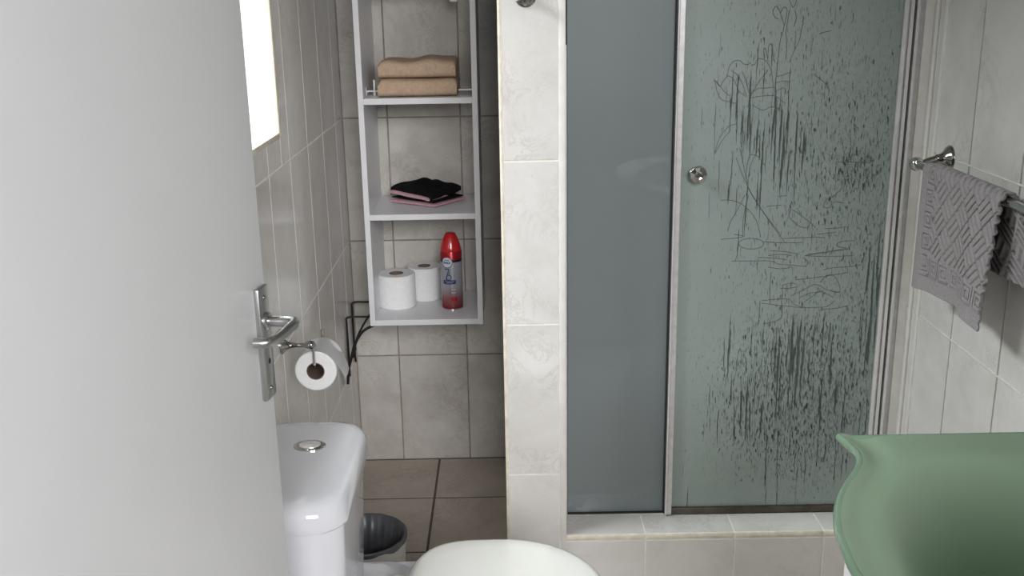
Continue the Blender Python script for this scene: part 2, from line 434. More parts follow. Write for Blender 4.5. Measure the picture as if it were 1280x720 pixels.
glass_mat('door_glass', (.315, .372, .350), True)
GT = 1.92
obj('glass_pane', box(B(), .138, .392, GY+.010, GY+.016, SILL+.002, GT), 'panel_glass', ss)
obj('wall_jamb', box(B(), PR, .1385, GY-.012, GY+.022, SILL, 1.372, .0015), 'aluminium', ss)
obj('wall_jamb', box(B(), PR-.001, .1365, GY-.010, GY+.022, 1.3735, GT, .0015), 'bright_chrome', ss)
obj('glazing_seal', box(B(), .1375, .1405, GY+.006, GY+.010, SILL, GT), 'rubber', ss)
obj('glazing_seal', box(B(), .1385, .40, GY+.004, GY+.010, SILL, SILL+.0035), 'rubber', ss)
obj('head_rail', box(B(), PR, XR, GY-.012, GY+.022, GT, GT+.03, .002), 'aluminium', ss)
# right-hand wall profile: channels side by side
for i, (a, b, y, mm) in enumerate(((.8895, .8985, -.010, 'bright_chrome'), (.8985, .9035, -.004, 'aluminium'), (.9035, .9105, -.012, 'bright_chrome'), (.9105, .9165, .006, 'rubber'),
                                  (.9165, .9230, -.014, 'bright_chrome'), (.9230, .9360, -.006, 'aluminium'), (.9360, .9568, -.010, 'silicone'))):
    obj('wall_profile' if mm != 'rubber' else 'door_seal', box(B(), a, b, GY+y, GY+.022, SILL-.001, GT, .001 if mm != 'rubber' else 0), mm, ss)
for yy in (2.346, 2.300):
    obj('silicone_bead', box(B(), XR-.004, XR+.002, yy-.006, yy+.006, SILL-.001, CEIL, .002), 'silicone', wr, 40)

sd = thing('shower_door', (.394, GY, SILL), 'frosted green glass shower door with etched flowers and dark water streaks', 'shower door')
dg = obj('glass_pane', box(B(), .400, .8885, GY-.002, GY+.004, SILL+.012, GT-.002), 'door_glass', sd)
bm = B(); box(bm, .3855, .3885, GY-.018, GY+.004, SILL+.004, GT-.002, .0008); 
obj('stile_edge', bm, 'bright_chrome', sd)
obj('stile', box(B(), .3885, .4025, GY-.015, GY+.006, SILL+.004, GT-.002, .0015), 'aluminium', sd)
obj('stile_seal', box(B(), .3825, .3855, GY-.006, GY+.006, SILL+.004, GT-.002), 'rubber', sd)
obj('bottom_rail', box(B(), .4025, .8885, GY-.010, GY+.006, SILL+.003, SILL+.020, .002), 'dark_rail', sd)
kc = un(873, 219, 'y', GY-.03)
obj('knob', lathe(B(), (kc.x, GY-.002, kc.z), -Y, [(.012, 0), (.012, .003), (.007, .006), (.007, .012), (.014, .016), (.0205, .020), (.0215, .026), (.019, .031), (.010, .034), (.006, .033)], 9), 'knob_dark', sd)
# the etched drawing
lines = []
def sk(ox, oy, s, *polys):
    for p in polys: lines.append([(ox+a/s, oy+b/s) for a, b in p])
sk(880, 0, 4.5,
   [(60,450),(75,520),(100,560),(140,572),(185,582)], [(60,450),(90,485),(105,460),(130,425),(140,380),(160,350),(185,340),(205,343),(225,360),(250,362),(265,352)],
   [(130,425),(155,435),(175,460),(195,510),(230,540)], [(265,365),(285,362),(300,335),(325,330),(355,350),(375,390),(385,440),(390,490)],
   [(250,540),(300,500),(350,495),(400,490)], [(215,400),(240,470),(255,530)], [(360,395),(310,460),(265,535)], [(265,550),(330,540),(400,540),(440,570),(460,580)],
   [(160,400),(190,425),(215,470),(240,545)], [(420,110),(395,90),(390,60),(405,35),(420,50),(435,90),(450,140)], [(430,75),(445,45),(460,42),(468,60),(460,110),(450,150),(445,180)],
   [(340,330),(335,285),(345,270),(352,300),(360,345)], [(360,330),(362,270),(375,245),(385,270),(390,320),(400,350)], [(440,180),(425,250),(418,320),(410,400)],
   [(460,180),(465,260),(460,340)], [(480,60),(470,120),(460,180)], [(510,60),(520,100),(505,150)], [(560,90),(550,160),(535,230),(505,290),(480,350)],
   [(410,430),(450,420),(490,405)], [(410,465),(450,455),(480,460)], [(410,510),(440,495),(455,500),(462,530)], [(270,590),(330,620),(380,600),(430,620)],
   [(620,420),(660,450),(690,480),(705,520)], [(650,190),(680,180),(715,172)], [(70,455),(105,505),(145,540)], [(480,0),(500,40),(515,20),(520,0)])
sk(880, 150, 4.236,
   [(55,180),(80,100),(125,40),(170,20)], [(190,150),(205,220),(225,320),(250,390),(310,480),(370,570),(430,650)], [(170,200),(200,280),(230,350),(275,430),(330,510),(400,600)],
   [(90,425),(140,425),(190,440),(240,480),(280,540),(300,620)], [(215,400),(180,470),(140,540),(125,590)], [(235,400),(215,480),(205,560),(205,610)], [(240,185),(280,190),(320,240)],
   [(90,632),(170,625),(210,615),(160,605)], [(310,645),(420,650),(520,648)], [(420,628),(540,622),(640,622)], [(330,458),(410,450)], [(470,475),(520,510),(560,540),(590,570)],
   [(460,480),(450,510),(500,560),(550,570),(560,540)], [(640,575),(700,572),(760,565)], [(600,605),(700,595)], [(800,640),(760,640),(710,650),(710,670),(760,680),(750,690)],
   [(550,712),(640,700),(740,688)], [(700,222),(780,222),(885,228)], [(630,460),(650,420),(690,400),(750,340)], [(630,460),(660,465),(690,435),(740,440)],
   [(250+66*math.cos(a*.5236), 655+28*math.sin(a*.5236)) for a in range(13)], [(60,175),(95,110),(140,55)], [(240,190),(225,260),(225,330)], [(290,150),(250,230),(235,300)], [(390,405),(440,400)])
sk(900, 280, 4.8,
   [(70,222),(180,222),(300,222),(350,240),(410,245),(520,255)], [(230,200),(330,205),(400,215)], [(290,258),(350,268),(400,265),(430,255)], [(510,190),(600,175),(690,158),(760,150)],
   [(510,190),(640,195),(800,190)], [(620,275),(680,262),(780,255),(850,245)], [(450,335),(540,325),(640,312),(770,290)], [(370,370),(420,355),(460,360)], [(360,385),(420,385),(460,375)],
   [(250,460),(330,452),(415,452),(440,480),(500,500),(580,500),(640,495),(690,460)], [(250,475),(370,490),(500,503)], [(430,430),(470,410),(520,385),(560,365),(600,370),(640,395),(720,410)],
   [(480,440),(540,415),(580,410),(620,400)], [(600,350),(640,310),(680,310),(710,350),(720,400),(690,410),(660,395)], [(500,470),(560,430),(600,405),(680,440)], [(600,515),(700,505),(770,490)],
   [(240,460),(235,540),(230,600)], [(370,470),(372,550),(340,580),(260,600)], [(305,290),(300,400),(300,480)], [(300,160),(380,165),(470,180)], [(290,190),(360,182),(430,190)], [(500,200),(530,230),(510,255)])
bm = B(); yl = GY-.0024
for L in lines:
    P = spline([un(a, b, 'y', yl) for a, b in L], 4); w = .00075
    for a, b in zip(P, P[1:]):
        d = b-a
        if d.length < 1e-5: continue
        s = Vector((-d.z, 0, d.x)).normalized()*w; e = d.normalized()*.0003
        bm.faces.new([bm.verts.new(q) for q in (a-e-s, b+e-s, b+e+s, a-e+s)])
obj('etched_flowers', bm, 'etched_line', dg)

# ------------------------------------------------------------------ robe hook on the pillar
hk = thing('robe_hook', (.0458, YP, 1.476), 'small round chrome hook on the narrow tiled pillar', 'hook')
obj('base_plate', lathe(B(), (.0458, YP+.001, 1.478), -Y, [(.023, 0), (.023, .004), (.018, .008), (.009, .011)], 28), 'dark_chrome', hk, 40)
obj('peg', lathe(B(), (.0458, YP-.008, 1.478), -Y, [(.008, 0), (.006, .012), (.006, .022), (.011, .028), (.012, .034), (.007, .039)], 20), 'dark_chrome', hk, 40)

# ------------------------------------------------------------------ open white wall cabinet
CX0, CX1, CF = -.4035, -.0765, 2.8474
cb = thing('wall_shelf', ((CX0+CX1)/2, YB, .5625), 'open white wall shelf unit hanging in the tiled toilet nook', 'shelf')
t_ = .0155
for a, b in ((CX0, CX0+t_), (CX1-t_, CX1)): obj('side_panel', box(B(), a, b, CF, YB-.002, .5625, 1.90, .001), 'white_board', cb)
SH = [.5791, .8901, 1.2125, 1.535, 1.90]
for z in SH: obj('shelf_board', box(B(), CX0+t_, CX1-t_, CF+.0005, YB-.003, z-.0165, z, .001), 'white_board', cb)
for x, s in ((CX0+t_, 1), (CX1-t_, -1)):       # leftover hinge plates of the missing doors
    zc = SH[2]+.012
    hp = obj('hinge_plate', box(B(), *sorted((x, x+s*.002)), 2.915, 2.960, zc-.008, zc+.012, .0006), 'bright_chrome', cb)
    obj('hinge_arm', box(B(), *sorted((x, x+s*.040)), 2.935, 2.941, zc-.002, zc+.003, .001), 'bright_chrome', hp)
    if s > 0: obj('hinge_pin', box(B(), *sorted((x+s*.018, x+s*.024)), 2.934, 2.942, SH[2]-.0005, zc+.032, .001), 'bright_chrome', hp)
obj('shelf_clip', box(B(), -.150, -.129, 2.95, 2.97, 1.462, 1.52, .003), 'vanity_white', cb)

# ------------------------------------------------------------------ things on the shelves
def folded(name, x0, x1, y0, y1, z0, z1, m, label, cat, group, sag=.004, seed=0):
    """folded cloth: rounded fold to the front, soft irregular top"""
    bm = B(); nx, rings = 26, []
    h = z1-z0
    for i in range(nx+1):
        u = i/nx; x = x0+(x1-x0)*u; e = min(1, .80+.20*math.sin(math.pi*min(1, min(u, 1-u)*20)/2)); r = []
        hh = h*e; n1 = noise.noise((u*3.1+seed, seed*1.7, .3)); n2 = noise.noise((u*5+seed*2, 4.2, .8))
        for k in range(28):
            a = 2*math.pi*k/28; c, s = math.cos(a), math.sin(a)
            yy = (y0+y1)/2+(y1-y0)/2*math.copysign(abs(c)**.28, c)
            zz = z0+h*.5*e+hh/2*math.copysign(abs(s)**.55, s)
            if s > 0: zz += sag*(n1*1.4+.7*noise.noise((u*4+seed, yy*20, 2))) - sag*math.sin(math.pi*u)*.5
            yy += .003*n2
            r.append((x, yy, max(zz, z0)))
        rings.append(r)
    loft(bm, rings)
    o = obj(name, bm, m, None, 60, at=((x0+x1)/2, (y0+y1)/2, z0)); return tag(o, label, cat, group)
folded('folded_towel', -.350, -.134, 2.868, 3.09, SH[2], SH[2]+.051, 'peach_cloth', 'folded peach towel lying directly on the shelf board, under another towel', 'towel', 'folded peach towels', .002, 1)
folded('folded_towel', -.347, -.136, 2.870, 3.09, SH[2]+.0502, SH[2]+.100, 'peach_cloth', 'folded peach towel on top of the other peach towel', 'towel', 'folded peach towels', .006, 5)

def slab(bm, quad, z0, z1, fz=None, rnd=.45, seed=0, amp=.003, grow=0.):
    """soft cloth layer over a plan quadrilateral"""
    A, Bq, C, D = [Vector((*q, 0)) for q in quad]; ctr = (A+Bq+C+D)/4; n = 20
    def P(u, v): return (A*(1-u)+Bq*u)*(1-v)+(D*(1-u)+C*u)*v
    top, bot = {}, {}
    for i in range(n+1):
        for j in range(n+1):
            u, v = i/n, j/n; p = P(u, v); p = ctr+(p-ctr)*(1+grow)
            e = min(u, 1-u, v, 1-v)*n; k = 1 if e >= 2 else (.45, .86)[int(e)]
            zz = (fz(u, v) if fz else 0)
            nz = amp*noise.noise((p.x*22+seed, p.y*22, seed))
            mid = (z0+z1)/2; h = (z1-z0)/2
            top[i, j] = bm.verts.new((p.x, p.y, mid+h*k+zz+nz)); bot[i, j] = bm.verts.new((p.x, p.y, mid-h*k+zz+nz*(.0 if z0 < SH[1]+.001 else 1)))
    for i in range(n):
        for j in range(n):
            bm.faces.new((top[i, j], top[i+1, j], top[i+1, j+1], top[i, j+1])); bm.faces.new((bot[i, j+1], bot[i+1, j+1], bot[i+1, j], bot[i, j]))
    for i in range(n):
        bm.faces.new((bot[i, 0], bot[i+1, 0], top[i+1, 0], top[i, 0])); bm.faces.new((top[i, n], top[i+1, n], bot[i+1, n], bot[i, n]))
        bm.faces.new((top[0, i], top[0, i+1], bot[0, i+1], bot[0, i])); bm.faces.new((bot[n, i], bot[n, i+1], top[n, i+1], top[n, i]))
    return bm
Z0 = SH[1]
Q = [(-.348, 3.022), (-.212, 2.928), (-.126, 3.040), (-.25, 3.125)]
lift = lambda a: (lambda u, v: a*(1-u)*1.0)                # rises towards the left corner
g1 = thing('folded_garment', (-.235, 3.03, Z0), 'folded pink garment with black edge lying on the shelf board', 'garment', 'folded pink and black garments')
obj('pink_layer', slab(B(), Q, Z0, Z0+.012, seed=2, amp=.001), 'pink_cloth', g1, 60)
obj('black_layer', slab(B(), Q, Z0+.0110, Z0+.0185, lift(.003), seed=4, amp=.001, grow=-.05), 'black_cloth', g1, 60)
Q2 = [(-.350, 3.026), (-.228, 2.942), (-.145, 3.048), (-.255, 3.12)]
g2 = thing('folded_garment', (-.245, 3.03, Z0+.019), 'crumpled black garment with pink lining on top of the folded pink one', 'garment', 'folded pink and black garments')
obj('pink_layer', slab(B(), Q2, Z0+.0190, Z0+.034, lambda u, v: .005*(1-u)-.006*u*u*(1-v), seed=6, amp=.0015), 'pink_cloth', g2, 60)
obj('black_layer', slab(B(), [(-.346, 3.030), (-.222, 2.944), (-.138, 3.050), (-.255, 3.12)], Z0+.0305, Z0+.056, lambda u, v: -.004-.005*(1-v)**3+.009*(1-u)*(1-.4*v)+.012*math.exp(-((u-.45)/.2)**2-((v-.55)/.3)**2)-.009*u*u*(1-.5*v)-.004*math.exp(-((u-.2)/.12)**2), seed=9, amp=.010), 'black_cloth', g2, 60)

def roll(c, r, h, hole, label, group, ax=Z, name='toilet_roll'):
    rt = thing(name, c, label, 'toilet paper', group); c = Vector(c); ax = Vector(ax); n = 40
    def ring(rr, t): return circ(c+ax*t, rr, ax, n)
    obj('paper', loft(B(), [ring(hole, .001), ring(r-.0025, 0), ring(r, .0025), ring(r, h-.0025), ring(r-.0025, h), ring(hole, h-.001)], close=True), 'paper', rt, 40)
    obj('core', loft(B(), [ring(hole+.0003, .0005), ring(hole+.0003, h-.0005), ring(hole-.0018, h-.0005), ring(hole-.0018, .0005)], close=True), 'cardboard', rt, 40)
    return rt
roll((-.3385, 3.000, SH[0]), .0565, .101, .021, 'white toilet roll standing on the shelf, dark hole showing', 'spare toilet rolls on the shelf')
roll((-.2600, 3.078, SH[0]), .053, .102, .019, 'white toilet roll between the other roll and the red can', 'spare toilet rolls on the shelf')

cc = Vector((-.1705, 2.966, SH[0]))
can = thing('spray_can', cc, 'red and silver air freshener spray can on the bottom shelf', 'spray can')
rc = .0322
bd = obj('can_body', lathe(B(), cc, Z, [(rc-.004, 0), (rc-.001, .001), (rc, .005), (rc, .176), (rc-.002, .180)], 40), 'can_print', can, 40)
cp = obj('cap', lathe(B(), cc, Z, [(rc-.002, .174), (rc-.0005, .176), (rc-.001, .182), (rc-.004, .194), (rc-.0085, .208), (rc-.0135, .220), (rc-.017, .2265), (rc-.020, .229)], 40), 'cap_red', can, 50)
obj('rim', lathe(B(), cc, Z, [(rc-.003, -.0002), (rc+.0003, .001), (rc+.0003, .003), (rc-.001, .0045)], 40), 'chrome', can, 40)
def wrap(bm, off=.0004):
    """(x, z) drawing in metres -> on the can, x=0 faces the camera"""
    bmesh.ops.subdivide_edges(bm, edges=[e for e in bm.edges if e.calc_length() > .006], cuts=3, use_grid_fill=True)
    for v in bm.verts:
        a = v.co.x/rc; v.co = cc+Vector((math.sin(a)*(rc+off), -math.cos(a)*(rc+off), v.co.z))
    return bm
def flat_poly(pts):
    bm = B(); bm.faces.new([bm.verts.new((x, 0, z)) for x, z in pts]); bmesh.ops.triangulate(bm, faces=bm.faces); return bm
def disc(x, z, r, rin=0, n=28, sz=1.):
    bm = B()
    if rin:
        o = [bm.verts.new((x+r*math.cos(2*math.pi*i/n), 0, z+r*sz*math.sin(2*math.pi*i/n))) for i in range(n)]; q = [bm.verts.new((x+rin*math.cos(2*math.pi*i/n), 0, z+(r*sz-(r-rin))*math.sin(2*math.pi*i/n))) for i in range(n)]
        for i in range(n): j = (i+1) % n; bm.faces.new((o[i], o[j], q[j], q[i]))
    else:
        c0 = bm.verts.new((x, 0, z)); o = [bm.verts.new((x+r*math.cos(2*math.pi*i/n), 0, z+r*sz*math.sin(2*math.pi*i/n))) for i in range(n)]
        for i in range(n): bm.faces.new((c0, o[i], o[(i+1) % n]))
    return bm
def stroke(pts, w):
    bm = B(); P = [Vector((x, 0, z)) for x, z in pts]
    for a, b in zip(P, P[1:]):
        d = (b-a).normalized(); s = Vector((-d.z, 0, d.x))*w/2; e = d*w*.35
        bm.faces.new([bm.verts.new(q) for q in (a-e-s, b+e-s, b+e+s, a-e+s)])
    return bm
obj('badge_ring', wrap(disc(-.011, .146, .0165), .0003), 'navy_print', bd)
bdg = obj('badge', wrap(disc(-.011, .1465, .0150), .0005), 'badge_print', bd)
bm = B()
for k, p in enumerate(([(-.0215, .143), (-.0215, .151)], [(-.0195, .143), (-.0180, .148), (-.0165, .143)], [(-.0150, .143), (-.0150, .148), (-.0130, .145), (-.0112, .148), (-.0112, .143)], [(-.0090, .1475), (-.0070, .1475), (-.0090, .143), (-.0065, .143)], [(-.0045, .148), (-.0045, .143), (-.0015, .143), (-.0015, .148)], [(-.018, .1535), (-.004, .1535)])):
    me = bpy.data.meshes.new('tmp'); s_ = stroke(p, .0016); s_.to_mesh(me); s_.free(); bm.from_mesh(me); bpy.data.meshes.remove(me)
obj('badge_lettering', wrap(bm, .0008), 'navy_print', bd)
bm = B()
for p, w in (([(-.0175, .126), (-.0055, .126), (-.0150, .095)], .0026), ([(-.0025, .119), (-.0065, .113), (-.0010, .106)], .0018), ([(-.0005, .126), (-.0015, .122)], .0014)):
    me = bpy.data.meshes.new('tmp'); s_ = stroke(p, w); s_.to_mesh(me); s_.free(); bm.from_mesh(me); bpy.data.meshes.remove(me)
me = bpy.data.meshes.new('tmp'); s_ = disc(-.0068, .1005, .0085, .0065); s_.to_mesh(me); s_.free(); bm.from_mesh(me)
obj('number_print', wrap(bm, .0006), 'navy_print', bd)
obj('navy_band', wrap(flat_poly([(-.025, .081), (-.012, .080), (.014, .081), (.014, .0925), (-.025, .0925)]), .0005), 'navy_print', bd)
for a, b, z in ((-.018, .010, .0885), (-.014, .004, .0845)):
    obj('small_print', wrap(flat_poly([(a, z-.0006), (b, z-.0006), (b, z+.0006), (a, z+.0006)]), .0008), 'pale_print', bd)
for z in (.063, .054):
    obj('small_print', wrap(disc(-.0035, z, .0016), .0006), 'navy_print', bd)
    obj('small_print', wrap(flat_poly([(-.0005, z-.0008), (.013, z-.0008), (.013, z+.0008), (-.0005, z+.0008)]), .0006), 'pale_print', bd)
obj('fruit_picture', wrap(disc(.0065, .033, .0105, sz=.85), .0006), 'fruit_print', bd)

# ------------------------------------------------------------------ toilet
TY = 1.672
tl = thing('toilet', (-.25, TY, 0), 'white ceramic toilet with closed lid and cistern against the wall', 'toilet')
bm = B(); cx = -.383
rs = []
for z, dx, r in ((.375, -.022, .05), (.39, -.012, .055), (.50, -.006, .055), (.655, 0, .055)):
    rs.append(rrect(cx-.002, TY, .1035+dx, .172+dx, r, z))
obj('cistern', loft(bm, rs), 'ceramic', tl, 50)
bm = B(); hx, hy = .1115, .186
rs = [rrect(cx, TY, hx-.006, hy-.006, .055, .652)]
for z, d in ((.653, .001), (.657, 0), (.668, 0), (.680, .002), (.690, .006), (.697, .013), (.701, .026), (.7025, .045)): rs.append(rrect(cx, TY, hx-d, hy-d, max(.063-d*.5, .02), z))
obj('cistern_lid', loft(bm, rs), 'ceramic', tl, 60)
fb = obj('flush_button', loft(B(), [circ((-.366, 1.722, .7015+h), .029*s, Z, 28, .022*s) for h, s in ((0, 1), (.003, 1), (.005, .9), (.005, .72), (.003, .70))]), 'chrome', tl, 40)
for s in (-1, 1):
    q = [(-.366+.0195*math.cos(a), 1.722+s*.0012+s*.0145*math.sin(a)) for a in [math.pi*i/12 for i in range(13)]]
    obj('button_half', loft(B(), [[(x, y, .7035) for x, y in q], [(x, y, .7075) for x, y in q], [(-.366+(x+.366)*.9, 1.722+(y-1.722)*.9, .7085) for x, y in q]]), 'bright_chrome', fb, 40)
def egg(xb, xt, hw, z, n=44, back=.72, flat=.55):
    """seat outline: blunt at the hinge end xb, round at the tip xt"""
    pts = []
    for i in range(n):
        a = 2*math.pi*i/n; c, s = math.cos(a), math.sin(a)
        xm = xb+(xt-xb)*.46
        x = xm+(xt-xm)*c if c > 0 else xm+(xm-xb)*math.copysign(abs(c)**flat, c)
        y = hw*math.copysign(abs(s)**(.95 if c > 0 else .80), s)
        pts.append((x, TY+y, z))
    return pts
rs = [egg(-.205+a, .168-a, .186-a, z) for z, a in ((.412, .010), (.413, .003), (.420, 0), (.428, .001), (.433, .005), (.4365, .015), (.439, .045), (.4405, .10))]
obj('seat_lid', loft(B(), rs), 'seat_plastic', tl, 60)
rs = [egg(-.205+a, .166-a, .184-a, z) for z, a in ((.388, .008), (.391, .002), (.402, 0), (.408, .004))]
obj('seat_ring', loft(B(), rs), 'seat_plastic', tl, 60)
def bowl(x0, x1, hw, z, n=40):
    return [((x0+x1)/2+(x1-x0)/2*math.cos(a), TY+hw*math.copysign(abs(math.sin(a))**.8, math.sin(a)), z) for a in [2*math.pi*i/n for i in range(n)]]
rs = [bowl(-.40, -.02, .10, 0), bowl(-.40, -.02, .10, .03), bowl(-.41, -.01, .095, .12), bowl(-.43, .03, .11, .22), bowl(-.47, .10, .155, .31), bowl(-.48, .15, .178, .365), bowl(-.48, .155, .18, .388)]
obj('bowl', loft(B(), rs), 'ceramic', tl, 60)
obj('deck', loft(B(), [rrect(-.345, TY, .14, .178, .04, z) for z in (.34, .386)]+[rrect(-.345, TY, .135, .173, .04, .391)]), 'ceramic', tl, 40)
for s in (-1, 1): obj('seat_hinge', lathe(B(), (-.225, TY+s*.085, .389), Z, [(.020, 0), (.020, .010), (.016, .018), (.006, .021)], 20), 'seat_plastic', tl, 40)

# ------------------------------------------------------------------ waste bin
bn = thing('waste_bin', (-.352, 2.19, 0), 'round grey plastic bin with black bag beside the toilet', 'bin')
bc = Vector((-.352, 2.19, 0)); br, bh = .098, .260
obj('bin_body', loft(B(), [circ(bc+Z*z, r, Z, 40) for z, r in ((0, .078), (.004, .082), (bh-.004, br), (bh, br-.001), (bh, br-.004), (.01, .076), (.008, .05))]), 'bin_plastic', bn, 40)
rs = []
for z, dr in ((bh-.010, .0016), (bh-.004, .0020), (bh+.001, .0018), (bh+.003, -.001), (bh-.001, -.0075), (bh-.05, -.018), (.12, -.030), (.03, -.042), (.025, -.07)):
    r = []
    for i in range(96):
        a = 2*math.pi*i/96; w = (.0035 if z < bh-.002 and dr < 0 else .0004)*(math.sin(a*13+z*20)+.7*math.sin(a*29+2+z*8))
        hem = .003*math.sin(a*5+1)+.002*math.sin(a*11) if abs(z-(bh-.010)) < 1e-6 else 0
        rr = br+dr+(w if dr < -.002 else abs(w)); r.append(bc+Vector((rr*math.cos(a), rr*math.sin(a), z+hem)))
    rs.append(r)
obj('bin_bag', loft(B(), rs, cap0=False), 'bin_bag', bn, 60)

# ------------------------------------------------------------------ toilet roll holder on the left wall
th = thing('toilet_roll_holder', (XL, 2.12, .76), 'chrome toilet roll holder on the tiled wall above the toilet', 'roll holder')
RX, RZ = -.4265, .7000
yy = 2.118
obj('wall_rose', lathe(B(), (XL-.001, yy, .760), X, [(.019, 0), (.019, .004), (.015, .007), (.009, .014), (.0060, .024)], 24), 'dark_chrome', th, 50)
obj('post', lathe(B(), (XL+.02, yy, .760), X, [(.0065, 0), (.0048, .012), (.0048, .030), (.0085, .036), (.0100, .043), (.0085, .050), (.003, .053)], 20), 'dark_chrome', th, 50)
obj('drop_arm', tube(B(), [(RX, yy, .760), (RX, yy, .735), (RX, yy, .709)], .0032, 10), 'chrome', th, 50)
obj('bar', tube(B(), spline([(RX, 2.114, .711), (RX, 2.16, .711), (RX, 2.215, .711), (RX, 2.229, .714), (RX, 2.234, .724), (RX, 2.234, .757)], 5), .0042, 12), 'chrome', th, 50)
rl = roll((RX, 2.1245, .6965), .0455, .098, .0195, 'partly used toilet roll hanging on the chrome wall holder', None, Y)
# loose sheet hanging off the roll
bm = B(); pts = []
for i in range(14):
    a = R(95-60*i/6)
    if i <= 6: pts.append((RX+.0462*math.cos(a), .6965+.0462*math.sin(a)))
    else: pts.append((pts[-1][0]+.0046-.0004*(i-6), pts[-1][1]-.0066))
rows = []
for (x, z) in pts:
    k = pts.index((x, z))/13
    rows.append([bm.verts.new((x+.004*k*math.sin(q*2.6+1), 2.126+.0955*q+.004*k, z-.012*k*k*q)) for q in [j/6 for j in range(7)]])
for a, b in zip(rows, rows[1:]):
    for i in range(6): bm.faces.new((a[i], a[i+1], b[i+1], b[i]))
bmesh.ops.solidify(bm, geom=bm.faces[:], thickness=.0006)
obj('loose_sheet', bm, 'paper', rl, 60)

# ------------------------------------------------------------------ black cables beside the shelf unit
def cable(label, pts, r=.0032):
    P = [un(x, y, 'y', yy) for x, y, yy in pts]
    for p in P: p.x = max(p.x, XL+r)
    o = obj('power_cable', tube(B(), spline(P, 6), r, 8), 'cable_black', None, 60, at=P[0]); return tag(o, label, 'cable', 'black cables by the shelf unit')
cable('black cable leaving the shelf unit side, topmost, nearest the back wall', [(470, 377, 3.09), (455, 377.5, 3.09), (445, 377.5, 3.09), (440, 380, 3.09), (438.5, 386, 3.09), (439.5, 400, 3.09), (440.5, 440, 3.09), (441, 452, 3.10)])
cable('black cable bending down along the left wall tiles toward the toilet roll', [(472, 396, 2.97), (456, 396, 2.97), (440, 396, 2.97), (433, 398, 2.97), (430, 404, 2.97), (430.5, 425, 2.97), (431.5, 445, 2.97), (433, 470, 2.97)])
cc_ = cable('black cable with a small plug hanging beside the shelf unit', [(464, 392, 2.93), (459, 398, 2.93), (450, 414, 2.93), (445, 427, 2.93), (443, 436, 2.93)])
P = [un(x, y, 'y', 2.93) for x, y in ((443, 434), (442.5, 440), (442, 447))]
obj('plug', tube(B(), spline(P, 5), lambda t: .0062 if t < .4 else .0042, 10), 'cable_black', cc_, 60)
cable('thick black cable curving from under the shelf unit down the wall', [(474, 404, 2.90), (466, 407, 2.90), (453, 415, 2.90), (444, 430, 2.90), (438.5, 450, 2.90), (436, 462, 2.90), (435, 480, 2.90)], .0042)

# ------------------------------------------------------------------ towel rail and towel
RLX, RLZ = .887, 1.1150
rr_ = thing('towel_rail', (XR, 2.217, 1.128), 'chrome towel rail on the tiled wall beside the shower', 'towel rail')
for yy in (2.217, 1.60):
    obj('wall_rose', lathe(B(), (XR+.001, yy, 1.126), -X, [(.0285, 0), (.0285, .003), (.025, .008), (.017, .013), (.011, .020), (.0085, .030)], 32), 'dark_chrome', rr_, 50)
    obj('post', tube(B(), spline([(XR-.025, yy, 1.1255), (XR-.040, yy, 1.1215), (XR-.055, yy, 1.1165), (RLX, yy, RLZ)], 4), lambda t: .0085-.001*t, 14), 'dark_chrome', rr_, 50)
    obj('end_ball', lathe(B(), (RLX, yy+.016, RLZ), -Y, [(.004, 0), (.011, .003), (.0150, .010), (.0155, .017), (.0135, .025), (.0095, .028)], 24), 'chrome', rr_, 50)
obj('rail_bar', tube(B(), [(RLX, 2.215, RLZ), (RLX, 1.9, RLZ), (RLX, 1.60, RLZ)], .0085, 16), 'chrome', rr_, 50)

KEY = ["#########.", "#.......#.", "#.#####.#.", "#.#...#.#.", "#.#.#.#.#.", "#.#.###.#.", "#.#.....#.", "#.#######.", "#.........", "#########."]
def relief(a, b):
    """towel relief: a across (0 far edge .. .355 m near edge), b down from the rail fold (m)"""
    bb = abs(b)
    if a < .038 or bb > .232: return 0.
    def key(p, q):
        return 1. if KEY[int(q/.0046) % 10][int(p/.0046) % 10] == '#' else 0.
    if a < .080: return key(a-.038, bb)
    if bb > .190: return key(a, bb-.190)
    # diagonal basket weave
    s = .046; u = (a+bb*1.0)/1.414; v = (a-bb*1.0)/1.414+10
    iu, iv = math.floor(u/s), math.floor(v/s); fu, fv = u/s-iu, v/s-iv
    w = fu if (iu+iv) % 2 == 0 else fv
    l = (w*3) % 1; e = fv if (iu+iv) % 2 == 0 else fu
    return 1. if (.17 < l < .83 and .05 < e < .95) else 0.
tw = []; NA, NB = 250, 300; LF, LBk = .268, .165; top = math.pi*.0125
bm = B(); RT = .0125
for i in range(NA+1):
    a = .355*i/NA; row = []
    for j in range(NB+1):
        b = -LBk+(LF+LBk)*j/NB                      # b<0 hangs behind the rail
        skew = .00
        y0 = 2.146-a
        h = relief(a, b)*.0052
        wave = .004*math.sin(a*22+.6)+.0025*math.sin(a*47+1)
        if b >= RT*math.pi/2:
            f = (b-RT*math.pi/2)/(LF-RT*math.pi/2)
            x = RLX-RT-.004*f-wave*f*1.4; z = RLZ-(b-RT*math.pi/2); y = y0+f*(-.022+.048*(a/.355)) ; nrm = Vector((-1, 0, 0)); z += .012*f*math.sin(a/.355*math.pi)
            z -= .0
        elif b <= -RT*math.pi/2:
            f = (-b-RT*math.pi/2)/(LBk-RT*math.pi/2)
            x = RLX+RT+.010*f+wave*f*.5; z = RLZ-(-b-RT*math.pi/2); y = y0-f*(.02+.10*(a/.355)); nrm = Vector((1, 0, 0))
        else:
            an = b/RT; x = RLX-RT*math.sin(an); z = RLZ+RT*math.cos(an); y = y0; nrm = Vector((-math.sin(an), 0, math.cos(an)))
        # scalloped hem along the near edge
        if i > NA-10: y += .0018*math.sin(b*330)*(i-NA+10)/10
        row.append(bm.verts.new(Vector((x, y, z))+nrm*h))
    tw.append(row)
